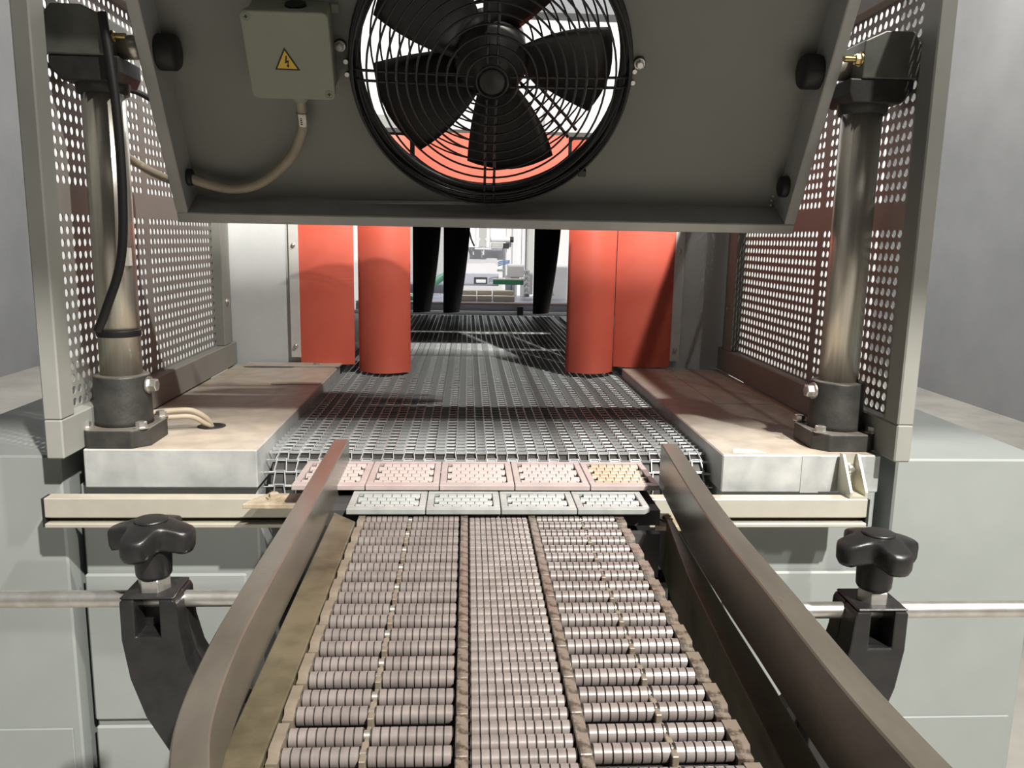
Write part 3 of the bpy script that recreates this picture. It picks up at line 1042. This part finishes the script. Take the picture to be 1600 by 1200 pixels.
# warning triangle: black border, yellow field, black bolt
A, B_, C_ = (-.3125, .2288), (-.2778, .2282), (-.2963, .2595)
sg = MB().prism([A, B_, C_], .0, .0006, 'z').build('warning_sign', 'sign_black', lid)
gx, gu = (A[0] + B_[0] + C_[0]) / 3, (A[1] + B_[1] + C_[1]) / 3
def shr(p, k=.80):
    return (gx + (p[0] - gx) * k, gu + (p[1] - gu) * k)
MB().prism([shr(A), shr(B_), shr(C_)], .0006, .0009, 'z').build('yellow_field', 'sign_yellow', sg)
bz = [(-.0006, .0105), (.0014, .0108), (.0002, .0030), (.0036, .0045), (.0018, -.0030), (.0034, -.0028), (.0012, -.0075), (-.0010, -.0034), (.0004, -.0032), (.0012, .0010), (-.0026, -.0008)]
MB().prism([(gx + .0005 + a * 1.0, gu - .0003 + b * .92) for a, b in bz], .0009, .0012, 'z').build('bolt_symbol', 'sign_black', sg)
# gland
MB().lathe([(.003, .0135), (-.006, .0135), (-.012, .0125), (-.016, .0105), (-.017, .0085)], (-.2905, BU0, -.038), 'y', 24).build('cable_gland', 'box_grey', jb)

cb = empty('fan_cable', PO, PR)
pts = spline([(-.2905, .170, -.038), (-.2902, .1431, -.036), (-.2948, .1209, -.034), (-.3139, .0843, -.032), (-.3479, .0513, -.032), (-.3807, .0319, -.033), (-.4167, .0255, -.034), (-.4503, .0325, -.034), (-.4815, .0440, -.034)], 7)
MB().tube(pts, .0074, 14).build('cable_jacket', 'cable_beige', cb)
MB().lathe([(.132, .0086), (.133, .0090), (.152, .0090), (.153, .0086)], (-.2903, 0, -.0368), 'y', 18).build('cable_sleeve', 'bolt_steel', cb)
MB().box(-.2945, -.2875, .134, .153, -.0290, -.0272).build('cable_tag', 'tag_white', cb)
for k in range(4):
    MB().box(-.2925, -.2895, .1375 + .0028 * k, .1388 + .0028 * k, -.0272, -.0269).build('tag_mark', 'sign_black', cb)
tag(cb, 'thick beige cable looping from the junction box to the left panel edge', 'cable')
oc = MB().tube(spline([(0, 0, 0), (-.02, .02, .004), (-.05, .04, .014), (-.085, .06, .03), (-.10, .02, .05), (-.105, -.03, .10), (-.105, -.05, .2)], 6), .0068, 12).build('guard_cable', 'cable_beige')
oc.location = (-.498, 1.385, .408)
tag(oc, 'beige cable running outside the panel in front of the left guard', 'cable')

# ------------------------------------------------------------------ lifting columns
def column(x, y, s, label):
    g = empty('lifting_column', (x, y, .02))
    h = .052
    ch = .02
    pl = [(-h + ch, -h - .006), (h - ch, -h - .006), (h, -h + ch - .006), (h, h - ch), (h - ch, h), (-h + ch, h), (-h, h - ch), (-h, -h + ch - .006)]
    MB().prism(pl, 0, .027, 'z').build('base_block', 'dark_cast', g, .002)
    for a in (-1, 1):
        for b in (-1, 1):
            hexhead((a * .040, b * .040, .027), (0, 0, 1), .008, .010).build('base_bolt', 'bolt_steel', g)
    MB().lathe([(.027, .0415), (.034, .0405), (.098, .0395), (.1005, .0390), (.1015, .0315)], (0, 0, 0), 'z', 40).build('sleeve', 'dark_cast', g)
    hexhead((-s * .0395, -.004, .085), (-s, -.1, 0), .010, .014).build('set_screw', 'bolt_steel', g)
    t = MB().lathe([(.095, .0292), (.535, .0292)], (0, 0, 0), 'z', 48).build('steel_tube', 'column_steel', g)
    if s < 0:
        MB().lathe([(.158, .0305), (.160, .031), (.166, .031), (.168, .0305)], (0, 0, 0), 'z', 40).build('clamp_ring', 'black_rubber', t)
        MB().box(.020, .0295, -.020, -.010, .262, .287).build('white_label', 'tag_white', t)
    # head block: narrow upper body with a chamfered top, wider clamping foot
    hb = MB().prism([(-.024, .545), (.056, .545), (.060, .560), (.060, .590), (.046, .610), (.006, .610), (-.024, .596)], -.042, .036, 'y').build('head_block', 'head_cast', g, .002)
    ft = MB().prism([(-.034, .512), (.038, .512), (.054, .530), (.054, .545), (-.040, .545), (-.040, .525)], -.040, .036, 'y').build('head_foot', 'dark_cast', g, .002)
    if s < 0:
        hb.scale = (-1, 1, 1)
        ft.scale = (-1, 1, 1)
    MB().lathe([(.500, .034), (.514, .036), (.53, .034)], (0, 0, 0), 'z', 36).build('head_collar', 'dark_cast', g)
    MB().lathe([(-s * .020, .0165), (-s * .0600, .0165)], (0, .008, .566), 'x', 28).build('pivot_shaft', 'column_steel', g)
    b = hexhead((-s * .024, -.032, .572), (-s, 0, 0), .0078, .009).build('clamp_screw', 'brass', g)
    MB().cyl((-s * .033, -.032, .572), (-s * .048, -.032, .572), .0042, 14).build('screw_end', 'brass', b)
    return tag(g, label, 'column')
column(.543, 1.245, 1, 'brushed steel lifting column on the right side cover, hinged to the panel')
column(-.555, 1.245, -1, 'brushed steel lifting column on the left side cover, with a white label')
# cables by the left column
bc = MB().tube(spline([(0, 0, 0), (.012, -.004, -.12), (.014, -.006, -.24), (.006, -.006, -.33), (-.02, -.004, -.40), (-.035, 0, -.43)], 8), .0062, 12).build('sensor_cable', 'black_rubber')
bc.location = (-.533, 1.205, .62)
tag(bc, 'black cable hanging down the left lifting column', 'cable')
wc = empty('floor_wires', (-.51, 1.30, .02))
for dz, r, dx in ((.020, .0045, 0), (.010, .0042, .008)):
    MB().tube(spline([(-.02, -.01, dz + .012), (.01, -.004, dz + .014), (.035, .006, dz + .012), (.052, .022, dz - .004), (.056, .034, -.001)], 6), r, 10).build('wire', 'cable_beige', wc)
MB().lathe([(0, .022), (.0012, .022), (.0012, .016), (.0002, .015)], (.056, .034, 0), 'z', 28).build('grommet', 'black_rubber', wc)
tag(wc, 'pair of thin beige wires entering a grommet behind the left column foot', 'wires')
hz = MB().tube(spline([(0, 0, 0), (.02, .01, .05), (.05, .03, .07), (.09, .06, .05)], 6), .004, 10).build('air_hose', 'black_rubber')
hz.location = (-.60, 1.30, .47)
tag(hz, 'thin black hose arching behind the left column head', 'hose')

# ------------------------------------------------------------------ machine beyond the tunnel
om = empty('packing_machine', (.1, 4.4, FLOOR))
bx, by, bzz = om.location
def omb(name, m, x0, x1, y0, y1, z0, z1, c=.002, parent=om):
    return MB().box(x0 - bx, x1 - bx, y0 - by, y1 - by, z0 - bzz, z1 - bzz, c).build(name, m, parent)
omb('base_frame', 'machine_bluegrey', -.75, .85, 4.22, 4.9, FLOOR, -.045)
omb('front_rail', 'machine_bluegrey', -.6, .8, 4.19, 4.22, -.044, -.006)
omb('rail_lip', 'machine_white', -.6, .8, 4.17, 4.19, -.05, -.038)
omb('rust_strip', 'rust_edge', -.6, .8, 4.19, 4.215, -.004, .003)
omb('work_table', 'machine_bluegrey', -.6, .8, 4.23, 4.75, -.004, .004)
omb('leg', 'black_rubber', .213, .243, 4.14, 4.165, -.30, -.010)
omb('cover_panel', 'machine_white', -.16, .178, 4.80, 4.83, .10, .275)
omb('lower_panel', 'machine_bluegrey', -.40, .14, 4.76, 4.79, .055, .125)
omb('vent_frame', 'tunnel_dark', .0, .075, 4.748, 4.76, .068, .105)
omb('vent', 'machine_white', .010, .066, 4.744, 4.750, .072, .092)
for x in (.178, .214):
    omb('upright_profile', 'machine_white', x, x + .030, 4.72, 4.78, .004, 1.1)
omb('upright_slot', 'machine_bluegrey', .2085, .2135, 4.725, 4.78, .004, 1.1, 0)
omb('side_upright', 'machine_white', .262, .292, 4.66, 4.72, .004, 1.1)
omb('side_plate', 'housing_paint', .292, .325, 4.60, 4.64, .02, .9)
y = omb('yoke', 'machine_white', .0, .092, 4.66, 4.70, .262, .272)
for x in (.0, .082):
    omb('yoke_arm', 'machine_white', x, x + .010, 4.66, 4.70, .272, .40)
omb('yoke_block', 'housing_paint', .024, .066, 4.66, 4.70, .276, .42)
for x in (.02, .068):
    MB().cyl((x - bx, 4.655 - by, .318 - bzz), (x - bx, 4.66 - by, .318 - bzz), .011, 16).build('yoke_roller', 'machine_white', om)
MB().cyl((.09 - bx, 4.66 - by, .32 - bzz), (.196 - bx, 4.66 - by, .32 - bzz), .015, 20).build('cylinder', 'machine_white', om)
MB().cyl((.196 - bx, 4.66 - by, .32 - bzz), (.216 - bx, 4.66 - by, .32 - bzz), .0155, 20).build('cylinder_end', 'black_rubber', om)
omb('gripper_block', 'housing_paint', .094, .158, 4.64, 4.68, .278, .302)
omb('gripper_head', 'black_rubber', .158, .190, 4.64, 4.68, .270, .300)
omb('valve_box', 'machine_white', .178, .268, 4.50, 4.56, .12, .19)
omb('valve_foot', 'machine_white', .196, .245, 4.51, 4.55, .095, .12)
omb('white_clip', 'machine_white', .122, .166, 4.52, 4.54, .148, .160)
for k in range(3):
    MB().tube(spline([((.125 - bx), 4.53 - by, .178 + .009 * k - bzz), ((.15 - bx), 4.53 - by, .186 + .009 * k - bzz), ((.19 - bx), 4.53 - by, .196 + .006 * k - bzz)], 5), .003, 8).build('air_hose', 'blue_hose', om)
MB().tube(spline([(-.03 - bx, 4.70 - by, .36 - bzz), (-.02 - bx, 4.70 - by, .32 - bzz), (-.002 - bx, 4.69 - by, .28 - bzz)], 5), .005, 8).build('black_hose', 'black_rubber', om)
omb('guide_belt', 'green_belt', .098, .262, 4.44, 4.47, .082, .106)
omb('guide_belt_top', 'product_cream', .098, .262, 4.445, 4.47, .106, .113)
for k in range(5):
    omb('chain_block', 'machine_white', .262 + .004 * (k % 2), .292, 4.40, 4.43, .02 + .03 * k, .042 + .03 * k)
    MB().cyl((.276 - bx, 4.385 - by, .031 + .03 * k - bzz), (.276 - bx, 4.40 - by, .031 + .03 * k - bzz), .007, 12).build('chain_roller', 'machine_bluegrey', om)
for k in range(6):
    omb('clevis', 'machine_white', .395, .425, 4.40, 4.44, .03 + .05 * k, .06 + .05 * k)
    omb('clevis_pin', 'black_rubber', .385, .40, 4.39, 4.41, .05 + .05 * k, .068 + .05 * k)
omb('right_cabinet', 'machine_white', .36, .62, 4.5, 4.9, .0, 1.0)
omb('left_cabinet', 'housing_paint', -.62, -.17, 4.86, 4.9, .0, 1.0)
MB().tube(spline([(-.335 - bx, 4.28 - by, .01 - bzz), (-.26 - bx, 4.4 - by, .05 - bzz), (-.18 - bx, 4.5 - by, .11 - bzz), (-.12 - bx, 4.55 - by, .13 - bzz)], 5), .02, 12).build('green_guard', 'green_guard', om)
tag(om, 'pale packing machine seen beyond the far end of the tunnel', 'machine')
for k, (a, b) in enumerate(((-.085, .008), (.013, .088), (.096, .205))):
    o = MB().box(0, b - a, 0, .16, 0, .030, .002).build('product_tray', 'product_cream')
    MB().box(0, b - a, .06, .14, .030, .052, .002).build('tray_back', 'product_cream', o)
    o.location = (a, 4.25, .004)
    tag(o, ['cream tray on the far table, left one beside the black strip', 'cream tray on the far table, the narrow middle one', 'cream tray on the far table, the wide right one'][k], 'tray', 'cream trays on the far machine table')

ps = MB().prism([(-.024, -.012), (-.006, -.014), (.004, -.010), (.026, -.012), (.014, .006), (.002, .003), (-.008, .012), (-.018, .008)], 0, .0006, 'z').build('paper_scrap', 'product_cream')
ps.location = (.385, 1.192, .0203)
tag(ps, 'torn cream paper scrap stuck to the right side cover near its front edge', 'paper')
